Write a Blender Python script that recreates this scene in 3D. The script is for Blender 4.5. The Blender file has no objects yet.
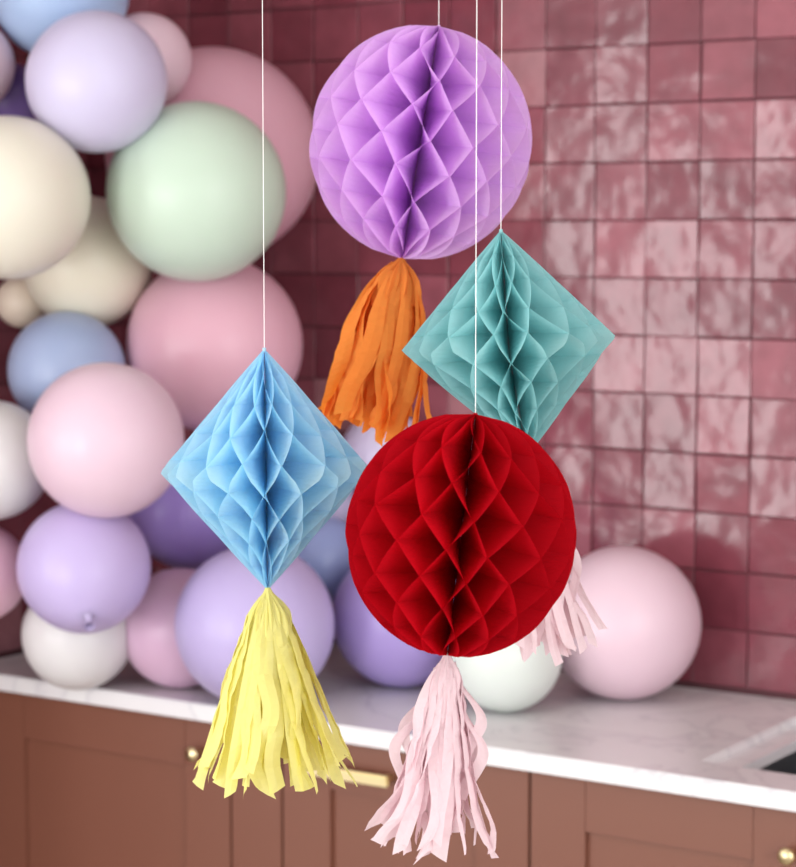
import bpy, bmesh, math, random
from mathutils import Vector, Matrix, noise
scene=bpy.context.scene
try:
    scene.view_settings.view_transform='Standard'
except Exception: pass

# ---------------------------------------------------------------- helpers
def link(o,parent=None):
    bpy.context.collection.objects.link(o)
    if parent: o.parent=parent
    return o
def obj_from(name,verts,faces,mat=None,smooth=False,parent=None):
    me=bpy.data.meshes.new(name); me.from_pydata([tuple(v) for v in verts],[],faces); me.update()
    if smooth:
        for p in me.polygons: p.use_smooth=True
    o=bpy.data.objects.new(name,me)
    if mat: me.materials.append(mat)
    return link(o,parent)
def new_mat(name):
    m=bpy.data.materials.new(name); m.use_nodes=True
    nt=m.node_tree
    return m,nt,nt.nodes['Principled BSDF']
def simple(name,col,rough=0.5,metal=0,spec=0.5):
    m,nt,b=new_mat(name)
    b.inputs['Base Color'].default_value=(*col,1); b.inputs['Roughness'].default_value=rough
    b.inputs['Metallic'].default_value=metal; b.inputs['Specular IOR Level'].default_value=spec
    n=nt.nodes.new('ShaderNodeTexNoise'); n.inputs['Scale'].default_value=60
    bp=nt.nodes.new('ShaderNodeBump'); bp.inputs['Strength'].default_value=0.04; bp.inputs['Distance'].default_value=0.002
    nt.links.new(n.outputs['Fac'],bp.inputs['Height']); nt.links.new(bp.outputs['Normal'],b.inputs['Normal'])
    return m
def srgb(r,g,b):
    f=lambda v:(v/255/12.92 if v/255<=0.04045 else ((v/255+0.055)/1.055)**2.4)
    return (f(r),f(g),f(b))
def box(bm,x0,x1,y0,y1,z0,z1,bev=0,mi=0):
    r=bmesh.ops.create_cube(bm,size=1)
    vs=r['verts']
    for v in vs:
        v.co=Vector(((x0+x1)/2+v.co.x*(x1-x0),(y0+y1)/2+v.co.y*(y1-y0),(z0+z1)/2+v.co.z*(z1-z0)))
    fs=set(f for v in vs for f in v.link_faces)
    for f in fs: f.material_index=mi
    if bev:
        es=set(e for v in vs for e in v.link_edges)
        bmesh.ops.bevel(bm,geom=list(es),offset=bev,segments=2,affect='EDGES',material=-1)
def bm_obj(bm,name,mats,parent=None,smooth=False):
    me=bpy.data.meshes.new(name); bm.to_mesh(me); bm.free()
    for m in mats: me.materials.append(m)
    if smooth:
        for p in me.polygons: p.use_smooth=True
    return link(bpy.data.objects.new(name,me),parent)
def empty(name,loc=(0,0,0)):
    e=bpy.data.objects.new(name,None); e.location=loc; e.empty_display_size=0.05
    bpy.context.collection.objects.link(e); return e

# ---------------------------------------------------------------- materials
def tile_mat():
    m,nt,b=new_mat('glazed_zellige_tile')
    L=nt.links
    at=nt.nodes.new('ShaderNodeAttribute'); at.attribute_name='tilecol'
    tc=nt.nodes.new('ShaderNodeTexCoord')
    n1=nt.nodes.new('ShaderNodeTexNoise'); n1.inputs['Scale'].default_value=14; n1.inputs['Detail'].default_value=3
    L.new(tc.outputs['Object'],n1.inputs['Vector'])
    rp=nt.nodes.new('ShaderNodeMapRange'); rp.inputs['From Min'].default_value=0.3; rp.inputs['From Max'].default_value=0.7
    rp.inputs['To Min'].default_value=0.84; rp.inputs['To Max'].default_value=1.16
    L.new(n1.outputs['Fac'],rp.inputs['Value'])
    mx=nt.nodes.new('ShaderNodeVectorMath'); mx.operation='SCALE'
    L.new(at.outputs['Color'],mx.inputs[0]); L.new(rp.outputs['Result'],mx.inputs['Scale'])
    L.new(mx.outputs['Vector'],b.inputs['Base Color'])
    n2=nt.nodes.new('ShaderNodeTexNoise'); n2.inputs['Scale'].default_value=16; n2.inputs['Detail'].default_value=1.5; n2.inputs['Roughness'].default_value=0.45
    L.new(tc.outputs['Object'],n2.inputs['Vector'])
    bp=nt.nodes.new('ShaderNodeBump'); bp.inputs['Strength'].default_value=0.6; bp.inputs['Distance'].default_value=0.0052
    L.new(n2.outputs['Fac'],bp.inputs['Height']); L.new(bp.outputs['Normal'],b.inputs['Normal'])
    b.inputs['Roughness'].default_value=0.16; b.inputs['IOR'].default_value=1.48
    return m
def marble_mat():
    m,nt,b=new_mat('white_marble'); L=nt.links
    tc=nt.nodes.new('ShaderNodeTexCoord')
    n=nt.nodes.new('ShaderNodeTexNoise'); n.inputs['Scale'].default_value=5; n.inputs['Detail'].default_value=8; n.inputs['Distortion'].default_value=1.2
    L.new(tc.outputs['Object'],n.inputs['Vector'])
    cr=nt.nodes.new('ShaderNodeValToRGB')
    e=cr.color_ramp.elements
    e[0].position=0.3; e[0].color=(*srgb(228,225,227),1)
    e[1].position=0.75; e[1].color=(*srgb(232,230,231),1)
    q=e.new(0.49); q.color=(*srgb(226,223,225),1)
    q=e.new(0.515); q.color=(*srgb(212,209,213),1)
    q=e.new(0.54); q.color=(*srgb(228,226,227),1)
    L.new(n.outputs['Fac'],cr.inputs['Fac']); L.new(cr.outputs['Color'],b.inputs['Base Color'])
    b.inputs['Roughness'].default_value=0.25
    return m
def paint_mat(name,col):
    m,nt,b=new_mat(name); L=nt.links
    tc=nt.nodes.new('ShaderNodeTexCoord')
    n=nt.nodes.new('ShaderNodeTexNoise'); n.inputs['Scale'].default_value=90; n.inputs['Detail'].default_value=4
    L.new(tc.outputs['Object'],n.inputs['Vector'])
    bp=nt.nodes.new('ShaderNodeBump'); bp.inputs['Strength'].default_value=0.05; bp.inputs['Distance'].default_value=0.002
    L.new(n.outputs['Fac'],bp.inputs['Height']); L.new(bp.outputs['Normal'],b.inputs['Normal'])
    b.inputs['Base Color'].default_value=(*col,1); b.inputs['Roughness'].default_value=0.38
    return m
def paper_mat(name,col,trans=None,mix=0.4):
    m=bpy.data.materials.new(name); m.use_nodes=True; nt=m.node_tree; L=nt.links
    nt.nodes.clear()
    out=nt.nodes.new('ShaderNodeOutputMaterial')
    d=nt.nodes.new('ShaderNodeBsdfDiffuse'); t=nt.nodes.new('ShaderNodeBsdfTranslucent'); mx=nt.nodes.new('ShaderNodeMixShader')
    tc=nt.nodes.new('ShaderNodeTexCoord')
    n=nt.nodes.new('ShaderNodeTexNoise'); n.inputs['Scale'].default_value=220; n.inputs['Detail'].default_value=3
    L.new(tc.outputs['Object'],n.inputs['Vector'])
    mr=nt.nodes.new('ShaderNodeMapRange'); mr.inputs['To Min'].default_value=0.92; mr.inputs['To Max'].default_value=1.06
    L.new(n.outputs['Fac'],mr.inputs['Value'])
    vm=nt.nodes.new('ShaderNodeVectorMath'); vm.operation='SCALE'; vm.inputs[0].default_value=col
    L.new(mr.outputs['Result'],vm.inputs['Scale'])
    L.new(vm.outputs['Vector'],d.inputs['Color'])
    t.inputs['Color'].default_value=(*(trans or col),1)
    mx.inputs[0].default_value=mix
    L.new(d.outputs[0],mx.inputs[1]); L.new(t.outputs[0],mx.inputs[2]); L.new(mx.outputs[0],out.inputs['Surface'])
    return m
def balloon_mat(name,col):
    m,nt,b=new_mat(name)
    b.inputs['Base Color'].default_value=(*[c*0.93 for c in col],1); b.inputs['Roughness'].default_value=0.34
    b.inputs['Subsurface Weight'].default_value=0.35; b.inputs['Subsurface Radius'].default_value=(0.07,0.06,0.07)
    b.inputs['Subsurface Scale'].default_value=0.8
    b.inputs['Specular IOR Level'].default_value=0.4
    n=nt.nodes.new('ShaderNodeTexNoise'); n.inputs['Scale'].default_value=8
    bp=nt.nodes.new('ShaderNodeBump'); bp.inputs['Strength'].default_value=0.03; bp.inputs['Distance'].default_value=0.01
    nt.links.new(n.outputs['Fac'],bp.inputs['Height']); nt.links.new(bp.outputs['Normal'],b.inputs['Normal'])
    return m
M_tile=tile_mat(); M_grout=simple('grout',srgb(96,58,64),0.9)
M_marble=marble_mat(); M_cab=paint_mat('cabinet_brown_paint',srgb(120,74,58)); M_dark=simple('cabinet_gap_shadow',srgb(34,22,19),0.8)
M_brass=simple('brass',srgb(230,212,165),0.3,1.0); M_steel=simple('brushed_steel',srgb(150,152,155),0.35,1.0)
M_floor=simple('floor_concrete',srgb(175,168,160),0.6); M_white=simple('ceiling_paint',srgb(244,242,240),0.8)
M_string=simple('white_cotton_string',srgb(245,243,240),0.8)

# ---------------------------------------------------------------- room
def tiled_wall(name,origin,ux,nx,nz,normal,thick=0.12,seed=1,drop=0):
    """origin: bottom start corner; ux: direction along the wall; normal: to the room"""
    rnd=random.Random(seed)
    verts=[];faces=[];cols=[];mats=[]
    T=0.1; up=Vector((0,0,1))
    n=Vector(normal); u=Vector(ux); o=Vector(origin)
    def addface(ids,mi,col): faces.append(ids); mats.append(mi); cols.append(col)
    W=nx*T; 
    b=len(verts)
    for d in (0,-thick):
        for a,h in ((0,-drop),(W,-drop),(W,nz*T),(0,nz*T)):
            verts.append(o+u*a+up*h+n*d)
    g=(0.3,0.14,0.16)
    for q in ((0,1,2,3),(7,6,5,4),(0,4,5,1),(1,5,6,2),(2,6,7,3),(3,7,4,0)):
        addface([b+i for i in q],1,g)
    for i in range(nx):
        for j in range(nz):
            cx=(i+.5)*T+rnd.uniform(-.0008,.0008); cz=(j+.5)*T+rnd.uniform(-.0008,.0008)
            hs=0.0492+rnd.uniform(-.0006,.0003)
            ta=rnd.gauss(0,0.020); tb=rnd.gauss(0,0.020)
            k=rnd.random()
            base=Vector(srgb(118,54,66)).lerp(Vector(srgb(144,80,91)),k)
            if rnd.random()<0.07: base=base.lerp(Vector(srgb(190,145,150)),0.4)
            base*=rnd.uniform(0.9,1.1)
            col=tuple(base)
            b=len(verts)
            for (su,sz) in ((-1,-1),(1,-1),(1,1),(-1,1)):
                verts.append(o+u*(cx+su*hs)+up*(cz+sz*hs)+n*(-0.0005))
            for (su,sz) in ((-1,-1),(1,-1),(1,1),(-1,1)):
                verts.append(o+u*(cx+su*(hs-.0004))+up*(cz+sz*(hs-.0004))+n*(0.0050+su*hs*ta+sz*hs*tb))
            for (su,sz) in ((-1,-1),(1,-1),(1,1),(-1,1)):
                h2=hs-.0013
                verts.append(o+u*(cx+su*h2)+up*(cz+sz*h2)+n*(0.0057+su*h2*ta+sz*h2*tb))
            addface([b+8,b+9,b+10,b+11],0,col)
            for q in range(4):
                r=(q+1)%4
                addface([b+q,b+r,b+4+r,b+4+q],0,col); addface([b+4+q,b+4+r,b+8+r,b+8+q],0,col)
    me=bpy.data.meshes.new(name); me.from_pydata([tuple(v) for v in verts],[],faces)
    me.materials.append(M_tile); me.materials.append(M_grout)
    ca=me.color_attributes.new('tilecol','FLOAT_COLOR','CORNER')
    for p,mi,cc in zip(me.polygons,mats,cols):
        p.material_index=mi
        for li in p.loop_indices: ca.data[li].color=(*cc,1)
    bm=bmesh.new(); bm.from_mesh(me); bmesh.ops.recalc_face_normals(bm,faces=bm.faces); bm.to_mesh(me); bm.free()
    return link(bpy.data.objects.new(name,me))
ZT=0.90; XL=-2.82
tiled_wall('wall_back',(XL,0,ZT+0.008),(1,0,0),44,18,(0,-1,0),seed=3,drop=0.908)
tiled_wall('wall_left',(XL,-1.3,ZT+0.008),(0,1,0),13,18,(1,0,0),seed=8,drop=0.908)
bm=bmesh.new(); box(bm,-4.6,1.58,-5.5,0.12,-0.05,0); bm_obj(bm,'floor',[M_floor])
bm=bmesh.new(); box(bm,-4.6,1.58,-5.5,0.12,2.71,2.76); bm_obj(bm,'ceiling',[M_white])

# ---------------------------------------------------------------- counter with sink
cx0,cx1=XL+0.009,1.5; cy0,cy1=-0.58,-0.009; th=0.028
sx0,sx1,sy0,sy1=-1.377,-0.80,-0.483,-0.13
kit=empty('kitchen_counter',(0,0,0))
bm=bmesh.new()
def ring(bm,X0,X1,Y0,Y1,x0,x1,y0,y1,zt,zb):
    O=[(X0,Y0),(X1,Y0),(X1,Y1),(X0,Y1)]; I=[(x0,y0),(x1,y0),(x1,y1),(x0,y1)]
    v={}
    for nm,pts in (('O',O),('I',I)):
        for z in (zt,zb): v[nm,z]=[bm.verts.new((a,b,z)) for a,b in pts]
    for i in range(4):
        j=(i+1)%4
        bm.faces.new((v['O',zt][i],v['O',zt][j],v['I',zt][j],v['I',zt][i]))
        bm.faces.new((v['O',zb][j],v['O',zb][i],v['I',zb][i],v['I',zb][j]))
        bm.faces.new((v['O',zb][i],v['O',zb][j],v['O',zt][j],v['O',zt][i]))
        bm.faces.new((v['I',zt][i],v['I',zt][j],v['I',zb][j],v['I',zb][i]))
    return v
ring(bm,cx0,cx1,cy0,cy1,sx0,sx1,sy0,sy1,ZT,ZT-th)
es=[e for e in bm.edges if all(abs(v.co.z-ZT)<1e-5 for v in e.verts) and (all(abs(v.co.y-cy0)<1e-5 for v in e.verts) or all(sx0-.001<=v.co.x<=sx1+.001 for v in e.verts))]
bmesh.ops.bevel(bm,geom=es,offset=0.003,segments=2,affect='EDGES')
ct=bm_obj(bm,'marble_worktop',[M_marble],kit)
bm=bmesh.new()
lz=ZT-0.013
ring(bm,sx0+.0005,sx1-.0005,sy0+.0005,sy1-.0005,sx0+.042,sx1-.03,sy0+.022,sy1-.03,lz,ZT-th-0.002)
bm_obj(bm,'sink_ledge',[M_marble],kit)
bm=bmesh.new()
bx0,bx1,by0,by1=sx0+.038,sx1-.025,sy0+.018,sy1-.025
ring(bm,bx0-.003,bx1+.003,by0-.003,by1+.003,bx0,bx1,by0,by1,ZT-th-0.003,ZT-0.22)
box(bm,bx0,bx1,by0,by1,ZT-0.225,ZT-0.22)
bm_obj(bm,'sink_basin',[M_steel],kit)

# ---------------------------------------------------------------- cabinets
cab=empty('kitchen_base_cabinets')
fy=-0.56
bm=bmesh.new(); box(bm,cx0,cx1,fy+0.022,-0.012,0.10,ZT-0.24)
box(bm,cx0,cx1,fy+0.022,fy+0.04,0.10,ZT-th-0.001)
box(bm,cx0,cx1,-0.05,-0.012,0.10,ZT-th-0.001)
bm_obj(bm,'carcass',[M_dark],cab)
bm=bmesh.new(); box(bm,cx0,cx1,fy+0.06,fy+0.08,0,0.10); bm_obj(bm,'toe_kick',[M_cab],cab)
def shaker(x0,x1,z0,z1,name,stile=0.095,rail=0.08):
    bm=bmesh.new()
    box(bm,x0,x0+stile,fy,fy+0.02,z0,z1,0.0012); box(bm,x1-stile,x1,fy,fy+0.02,z0,z1,0.0012)
    box(bm,x0+stile,x1-stile,fy,fy+0.02,z1-rail,z1,0.0012); box(bm,x0+stile,x1-stile,fy,fy+0.02,z0,z0+rail,0.0012)
    box(bm,x0+stile-.002,x1-stile+.002,fy+0.009,fy+0.018,z0+rail-.002,z1-rail+.002)
    bm_obj(bm,name,[M_cab],cab)
zt=ZT-th-0.006
shaker(-2.762,-2.206,0.12,zt,'cabinet_door')
bm=bmesh.new(); box(bm,cx0,-2.766,fy,fy+0.02,0.10,zt); box(bm,-2.2025,-2.100,fy,fy+0.02,0.10,zt,0.001); bm_obj(bm,'filler_stile',[M_cab],cab)
shaker(-2.0965,-1.632,0.12,zt,'cabinet_door_mid')
shaker(-1.628,-1.165,0.12,zt,'cabinet_door_sink')
shaker(-1.161,-0.70,0.12,zt,'cabinet_door_sink_right')
x=-0.696
for i in range(4):
    shaker(x,x+0.54,0.12,zt,'cabinet_door_run_%d'%i); x+=0.544
def knob(x,z):
    prof=[(0.0045,0),(0.0045,0.012),(0.009,0.015),(0.0125,0.019),(0.013,0.023),(0.010,0.0265),(0.0,0.028)]
    v=[];f=[];n=20
    for r,d in prof:
        for i in range(n):
            a=2*math.pi*i/n; v.append((x+r*math.cos(a),fy-d,z+r*math.sin(a)))
    for k in range(len(prof)-1):
        for i in range(n):
            j=(i+1)%n; f.append((k*n+i,k*n+j,(k+1)*n+j,(k+1)*n+i))
    obj_from('door_knob',v,f,M_brass,True,cab)
knob(-2.27,0.813); knob(-1.20,0.806); knob(-1.115,0.806)
def bar_handle(xa,xb,z):
    bm=bmesh.new()
    box(bm,xa,xb,fy-0.032,fy-0.020,z-0.009,z+0.009,0.003)
    for q in (xa+0.015,xb-0.015): box(bm,q-.005,q+.005,fy-0.024,fy+0.001,z-.005,z+.005,0.001)
    bm_obj(bm,'bar_handle',[M_brass],cab)
bar_handle(-2.04,-1.87,0.822)

# ---------------------------------------------------------------- balloons
CAM=Vector((0,-3.44,1.69))
def balloon(name,cn,r,col,neck=None,parent=None,seed=0,knot=True):
    rnd=random.Random(seed)
    c=Vector(cn)
    if neck is None:
        view=(c-CAM).normalized()
        best=-9
        for q in range(300):
            nk=Vector((rnd.gauss(0,1),rnd.gauss(0,1),rnd.gauss(0,1))).normalized()
            e=c+nk*(1.05*r+0.04)
            ok=e.y<-0.04 and e.x>-2.77 and e.z>0.93
            sc=min(nk.dot(view),0.6)+(0 if ok else -5)
            if sc>best: best=sc; neck=nk
            if best>=0.6: break
    neck=Vector(neck).normalized()
    q=Vector((0,0,-1)).rotation_difference(neck)
    nu,nv=48,36; v=[];f=[]
    # profile along the axis: round head, gently drawn toward the neck
    for j in range(nv+1):
        t=math.pi*j/nv
        z=math.cos(t); rr=math.sin(t)
        if z<0:
            k=-z; rr*=1-0.05*k*k; z=z*(1+0.05*k**3)
        for i in range(nu):
            a=2*math.pi*i/nu
            v.append(Vector((rr*math.cos(a),rr*math.sin(a),z))*r)
    for j in range(nv):
        for i in range(nu):
            k=(i+1)%nu; f.append((j*nu+i,(j+1)*nu+i,(j+1)*nu+k,j*nu+k))
    if knot:
        b=len(v); zb=-r*1.05
        prof=[(0.012,0.004),(0.006,-0.004),(0.0045,-0.008),(0.0065,-0.011),(0.0045,-0.014),(0.009,-0.021),(0.0095,-0.022)]
        n=16
        for pr,pz in prof:
            for i in range(n):
                a=2*math.pi*i/n; v.append(Vector((pr*math.cos(a),pr*math.sin(a),zb+pz)))
        for k in range(len(prof)-1):
            for i in range(n):
                j=(i+1)%n; f.append((b+k*n+i,b+(k+1)*n+i,b+(k+1)*n+j,b+k*n+j))
    v=[c+(q@p) for p in v]
    return obj_from(name,v,f,balloon_mat(name+'_latex',col),True,parent)
garland=empty('balloon_garland')
G=[('lilac',-2.416,-0.633,1.934,0.117,(214,208,236)),('sky_blue',-2.578,-0.538,2.102,0.120,(178,202,236)),
('mint',-2.333,-0.477,1.755,0.153,(206,226,208)),('large_pink',-2.505,-0.208,1.828,0.197,(224,174,190)),
('small_pink',-2.493,-0.414,1.987,0.082,(232,204,216)),('cream',-2.507,-0.751,1.743,0.134,(236,232,216)),
('ivory',-2.597,-0.453,1.634,0.117,(238,232,212)),('rose',-2.395,-0.348,1.488,0.156,(226,178,194)),
('powder_blue',-2.577,-0.535,1.447,0.103,(174,190,224)),('blush',-2.334,-0.716,1.351,0.127,(230,202,217)),
('white',-2.577,-0.725,1.306,0.101,(228,226,226)),('lavender',-2.391,-0.709,1.137,0.110,(198,182,226)),
('pink',-2.622,-0.717,1.109,0.085,(230,186,206)),('pearl',-2.504,-0.597,0.997,0.097,(226,223,224)),
('mauve_pink',-2.367,-0.488,1.004,0.104,(216,180,206)),('violet',-2.449,-0.355,1.194,0.111,(160,136,206)),
('large_lavender',-2.178,-0.525,1.034,0.134,(192,178,222)),('dusk_blue',-2.258,-0.215,1.098,0.081,(150,164,210)),
('purple',-2.050,-0.271,1.022,0.122,(176,156,216)),('pale_lilac',-2.201,-0.095,1.281,0.082,(210,200,228)),
('pale_pink',-2.680,-0.659,1.971,0.080,(230,208,220)),('deep_violet',-2.716,-0.508,1.924,0.060,(128,104,170)),
('peach',-2.731,-0.479,1.562,0.047,(232,216,198)),('soft_lilac',-2.330,-0.125,1.193,0.078,(205,195,226))]
for i,(n,x,y,z,r,cc) in enumerate(G):
    nk=None
    if n=='lavender': nk=(0.62,-0.62,-0.62)
    balloon(n+'_balloon',(x,y,z),r,srgb(*cc),nk,garland,i)
balloon('balloon',(-1.799,-0.346,0.994),0.094,srgb(222,229,223),None,None,50)
balloon('balloon',(-1.680,-0.152,1.030),0.130,srgb(230,202,214),None,None,51)

# ---------------------------------------------------------------- honeycomb ornaments
RV=Vector((math.cos(math.radians(33)),math.sin(math.radians(33)),0))
def honeycomb(name,center,tilt,H,R,N,rows,mat,kind,parent,seed,phase,sag=0):
    rnd=random.Random(seed)
    dth=2*math.pi/N
    sub=6; nr=5
    jit=[[ (rnd.gauss(0,0.17)*dth, rnd.gauss(0,0.07)) for j in range(rows+1)] for k in range(N)]
    def prof(z):
        u=max(-1,min(1,z/H))
        if kind=='ball': return R*math.sqrt(max(0,1-u*u))
        return R*(1-abs(u))**0.97
    verts=[];faces=[]
    for k in range(N):
        nodes=[]
        for j in range(rows+1):
            if (k+j)%2==0: kk,sg=k,1
            else: kk,sg=(k-1)%N,-1
            ja,jz=jit[kk][j]
            edge=0 if j in(0,rows) else 1
            a=dth*k+sg*dth*0.5*0.965+ja
            z=-H+2*H*j/rows+jz*edge*(2*H/rows)
            nodes.append((a,z))
        b=len(verts); cnt=0
        pl=rnd.uniform(-.008,.006)
        for j in range(rows):
            a0,z0=nodes[j];a1,z1=nodes[j+1]
            for q in range(sub+(1 if j==rows-1 else 0)):
                t=q/sub
                ts=t*t*(3-2*t); t2=0.95*t+0.05*ts
                a=a0+(a1-a0)*t2; z=z0+(z1-z0)*t
                ro=prof(z)*(1+pl)
                for i in range(nr):
                    s=i/(nr-1)
                    r=0.0006+(ro-0.0006)*s if ro>0.0006 else ro*s
                    # sheets buckle softly between the glue lines
                    aa=a+phase+math.sin(math.pi*s)*math.sin(math.pi*t)*0.08*dth*math.sin(k*2.3+j*1.7)
                    verts.append(Vector((r*math.cos(aa),r*math.sin(aa),z)))
                cnt+=1
        for q in range(cnt-1):
            for i in range(nr-1):
                p=b+q*nr+i; faces.append((p,p+1,p+nr+1,p+nr))
    ax=(Vector((0,0,1))*math.cos(tilt)+RV*math.sin(tilt)).normalized()
    rot=Vector((0,0,1)).rotation_difference(ax)
    c=Vector(center)
    verts=[c+rot@v+RV*(sag*max(0,-v.z/H)**1.3) for v in verts]
    o=obj_from(name,verts,faces,mat,False,parent)
    return o,c+ax*H,c-ax*H+RV*sag
def tube(name,pts,r,mat,parent,n=8):
    v=[];f=[]
    for i,p in enumerate(pts):
        p=Vector(p)
        d=(Vector(pts[min(i+1,len(pts)-1)])-Vector(pts[max(i-1,0)])).normalized()
        a=d.orthogonal().normalized(); b2=d.cross(a)
        for k in range(n):
            t=2*math.pi*k/n; v.append(p+a*math.cos(t)*r+b2*math.sin(t)*r)
    for i in range(len(pts)-1):
        for k in range(n):
            j=(k+1)%n; f.append((i*n+k,i*n+j,(i+1)*n+j,(i+1)*n+k))
    return obj_from(name,v,f,mat,True,parent)
def tassel(top,axis,L,spread,bias,n,mat,parent,seed,w=0.0085,skirt=0.26,flat=0.6,curl=1.0,strays=2,pw=1.0,belly=0.0,loops=0):
    """twisted tissue head, crumpled skirt, and a fringe of cut strips"""
    rnd=random.Random(seed); top=Vector(top); axis=Vector(axis).normalized()
    e1=(RV-axis*RV.dot(axis)).normalized(); e2=axis.cross(e1)
    bias=Vector(bias)
    verts=[];faces=[]
    def centre(t): return top+axis*(L*t)+bias*(t*t)
    def rad(t):
        t=max(t,0)
        return 0.0024+0.0075*min(1,t/0.12)**0.9+spread*(max(0,t-0.03)**pw)*0.95+belly*math.sin(math.pi*min(1,t))
    for layer in range(2):
        n1,n2=96,24; b=len(verts)
        ph=rnd.uniform(0,6)
        for j in range(n2+1):
            t=skirt*(1.15 if layer else 1)*j/n2
            for i in range(n1):
                a=2*math.pi*i/n1
                nz=noise.noise(Vector((math.cos(a)*2.6+layer*7,math.sin(a)*2.6+seed,t*5)))
                fold=math.sin(9*a+ph+t*4)*0.20+math.sin(17*a+ph*2-3*t)*0.13
                k=min(1,t/0.07)
                close=1-0.35*(j/n2)**2
                r=rad(t)*(0.92-0.22*layer)*(1+k*(fold+0.45*nz))*close
                verts.append(centre(t)+e1*math.cos(a)*r+e2*math.sin(a)*r*(flat+0.2))
        for j in range(n2):
            for i in range(n1):
                k=(i+1)%n1
                faces.append((b+j*n1+i,b+j*n1+k,b+(j+1)*n1+k,b+(j+1)*n1+i))
    for s in range(n):
        ph=2*math.pi*(s+rnd.uniform(-.4,.4))/n
        inner=rnd.choice([1,1,1,0.8,0.55,0.3])
        Ls=rnd.uniform(0.88,1.03); st=rnd.uniform(0.04,0.12)
        m=24; b=len(verts)
        tw0=rnd.uniform(-.3,.3); tw1=tw0+rnd.gauss(0,0.8)*curl
        wob=rnd.gauss(0,0.0036)*curl; wf=rnd.uniform(2,5); wp=rnd.uniform(0,6)
        out=rnd.gauss(0,0.07)+ (0.28 if s<strays else 0)
        dr=rnd.gauss(0,0.16); tip=rnd.gauss(0.5,0.9)
        hook=rnd.random()<0.3
        ws=rnd.uniform(0.8,1.2)
        for j in range(m+1):
            u=j/m; t=st+(Ls-st)*u
            a=ph+dr*u
            r=rad(t)*inner*(1+out*u*u)
            p=centre(t)+e1*math.cos(a)*r+e2*math.sin(a)*r*flat
            p+=e1*wob*math.sin(wf*u*3+wp)*u+e2*wob*math.cos(wf*u*2.3+wp)*u
            rdir=(e1*math.cos(a)+e2*math.sin(a))
            p+=rdir*0.016*curl*tip*max(0,u-0.65)**1.5
            if hook: p-=axis*0.02*max(0,u-0.85)+ -rdir*0.03*max(0,u-0.85)
            tan=(-e1*math.sin(a)+e2*math.cos(a))
            uu=max(0,(u-0.3)/0.7)
            tw=tw0*min(1,u*4)+(tw1-tw0)*uu
            side=(tan*math.cos(tw)+rdir*math.sin(tw)); nrm=side.cross(axis)
            ww=w*ws*0.5*(0.35+0.65*min(1,u*3.0))
            cr=0.0007*math.sin(u*30+wp)+0.0005*math.sin(u*57+wf)
            cut=axis*(0.004*math.sin(wp)) if j==m else Vector((0,0,0))
            verts+= [p-side*ww+nrm*cr+cut, p+nrm*(0.0014+cr), p+side*ww+nrm*cr*0.4-cut]
        for j in range(m):
            q=b+j*3
            faces+=[(q,q+1,q+4,q+3),(q+1,q+2,q+5,q+4)]
    # loose strips that bow outward and fall back in
    for s in range(loops):
        sgn=-1 if s%2==0 else 1
        aa=(0 if sgn>0 else math.pi)+rnd.uniform(-.6,.6)
        rdir=(e1*math.cos(aa)+e2*math.sin(aa)*0.6)
        amp=rnd.uniform(0.012,0.026); t0=rnd.uniform(0.06,0.14); t1=rnd.uniform(0.55,0.9)
        m=26;b=len(verts)
        tw=rnd.uniform(-.5,.5); kf=rnd.uniform(0.35,0.6)
        for j in range(m+1):
            u=j/m; t=t0+(t1-t0)*u
            bow=math.exp(-((u-kf)/0.24)**2)
            p=centre(t)+rdir*(rad(t)*0.75+amp*bow+0.004*math.sin(u*9+s))
            q2=tw+2.2*(u-kf)
            tan=e2*math.sin(q2)+e1*math.cos(q2)*0.8+axis*0.25
            ww=w*0.5
            verts+=[p-tan*ww,p+rdir*0.0014,p+tan*ww]
        for j in range(m):
            q=b+j*3
            faces+=[(q,q+1,q+4,q+3),(q+1,q+2,q+5,q+4)]
    return obj_from('paper_tassel',verts,faces,mat,False,parent)

def ornament(kind,center,tilt,H,R,N,rows,mat,tmat,seed,phase,tas,sag=0):
    nm='honeycomb_paper_ball' if kind=='ball' else 'honeycomb_paper_diamond'
    e=empty(nm,(0,0,0))
    o,top,bot=honeycomb('honeycomb_tissue_body',center,tilt,H,R,N,rows,mat,kind,e,seed,phase,sag)
    tube('hanging_string',[top+Vector((0,0,-0.004)),top+Vector((0,0,0.03)),Vector((top.x,top.y,2.2)),Vector((top.x,top.y,2.709))],0.00036,M_string,e)
    for p,sg in ((top,1),(bot,-1)):
        tube('end_tab',[p-Vector((0,0,0.004*sg)),p+Vector((0,0,0.001*sg))],0.0018,mat,e,10)
    tassel(bot+Vector((0,0,0.003)),parent=e,mat=tmat,**tas)
    return e
M_pur=paper_mat('lilac_tissue',srgb(238,206,243),srgb(226,162,242),0.5)
M_red=paper_mat('red_tissue',srgb(180,18,32),srgb(212,10,28),0.42)
M_teal=paper_mat('teal_tissue',srgb(172,218,220),srgb(150,216,218),0.5)
M_blue=paper_mat('blue_tissue',srgb(210,238,248),srgb(150,220,250),0.52)
T_or=paper_mat('orange_tissue',srgb(240,155,75),srgb(245,145,50),0.45)
T_ye=paper_mat('yellow_tissue',srgb(248,244,165),srgb(248,240,150),0.48)
T_pk=paper_mat('pale_pink_tissue',srgb(242,222,226),srgb(240,216,222),0.48)
D=math.radians
ornament('ball',(-1.297,-1.398,1.785),D(9),0.1275,0.1216,28,8,M_pur,T_or,11,0.3,
   dict(axis=(-0.155,-0.10,-1),L=0.198,spread=0.038,bias=(-.006,-.004,0),n=44,seed=5,w=0.016,pw=0.65,belly=0.013,strays=4,curl=1.2,loops=2))
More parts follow.
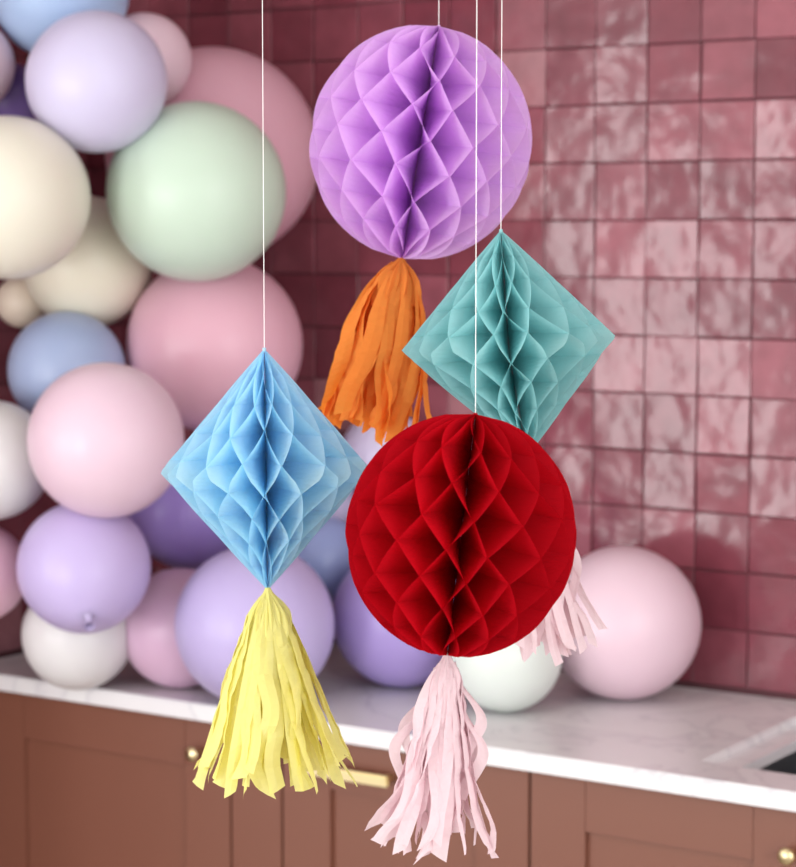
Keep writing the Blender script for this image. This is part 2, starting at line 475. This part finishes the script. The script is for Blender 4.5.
ornament('diamond',(-1.080,-1.579,1.580),D(-4),0.1105,0.1055,30,9,M_teal,T_pk,12,0.1,
   dict(axis=(0.06,0.04,-1),L=0.203,spread=0.036,bias=(0.010,0.005,0),n=34,seed=6,strays=3,loops=2,w=0.011),sag=0.012)
ornament('ball',(-1.006,-1.788,1.421),D(6.5),0.1085,0.1026,28,8,M_red,T_pk,13,0.5,
   dict(axis=(-0.04,-0.025,-1),L=0.182,spread=0.038,bias=(-.010,-.006,0),n=34,seed=7,strays=5,loops=6,belly=0.002,curl=1.4,w=0.0135,pw=1.2))
ornament('diamond',(-1.272,-1.718,1.457),D(-0.5),0.1185,0.1025,30,9,M_blue,T_ye,14,0.2,
   dict(axis=(0.015,0.01,-1),L=0.195,spread=0.068,bias=(.002,.001,0),n=54,seed=8,w=0.0145,pw=0.95,strays=4,belly=0.003))

# ---------------------------------------------------------------- light
w=bpy.data.worlds.new('daylight'); scene.world=w; w.use_nodes=True
bg=w.node_tree.nodes['Background']; bg.inputs[0].default_value=(1.0,0.99,0.985,1); bg.inputs[1].default_value=1.6
def area(name,loc,target,sx,sy,power,col=(1,1,1)):
    l=bpy.data.lights.new(name,'AREA'); l.shape='RECTANGLE'; l.size=sx; l.size_y=sy; l.energy=power; l.color=col
    o=bpy.data.objects.new(name,l); link(o); o.location=loc
    o.rotation_euler=(Vector(target)-Vector(loc)).to_track_quat('-Z','Y').to_euler()
    return o
area('window_light',(-2.2,-5.1,1.15),(-1.6,-0.8,1.2),0.8,1.5,48)
area('window_light_far',(-3.9,-4.7,1.3),(-1.9,-0.8,1.3),0.5,1.6,26)
area('side_window_light',(1.4,-3.0,1.7),(-1.5,-0.8,1.2),1.4,1.6,34)

# ---------------------------------------------------------------- camera
pit=math.atan(203/2200)
cam=bpy.data.cameras.new('camera'); co=bpy.data.objects.new('camera',cam); link(co)
co.location=(0,-3.44,1.69); co.rotation_euler=(math.pi/2-pit,0,math.radians(33))
cam.sensor_fit='HORIZONTAL'; cam.sensor_width=36; cam.lens=2200/796*36
cam.dof.use_dof=True; cam.dof.focus_distance=2.08; cam.dof.aperture_fstop=8.5
scene.camera=co
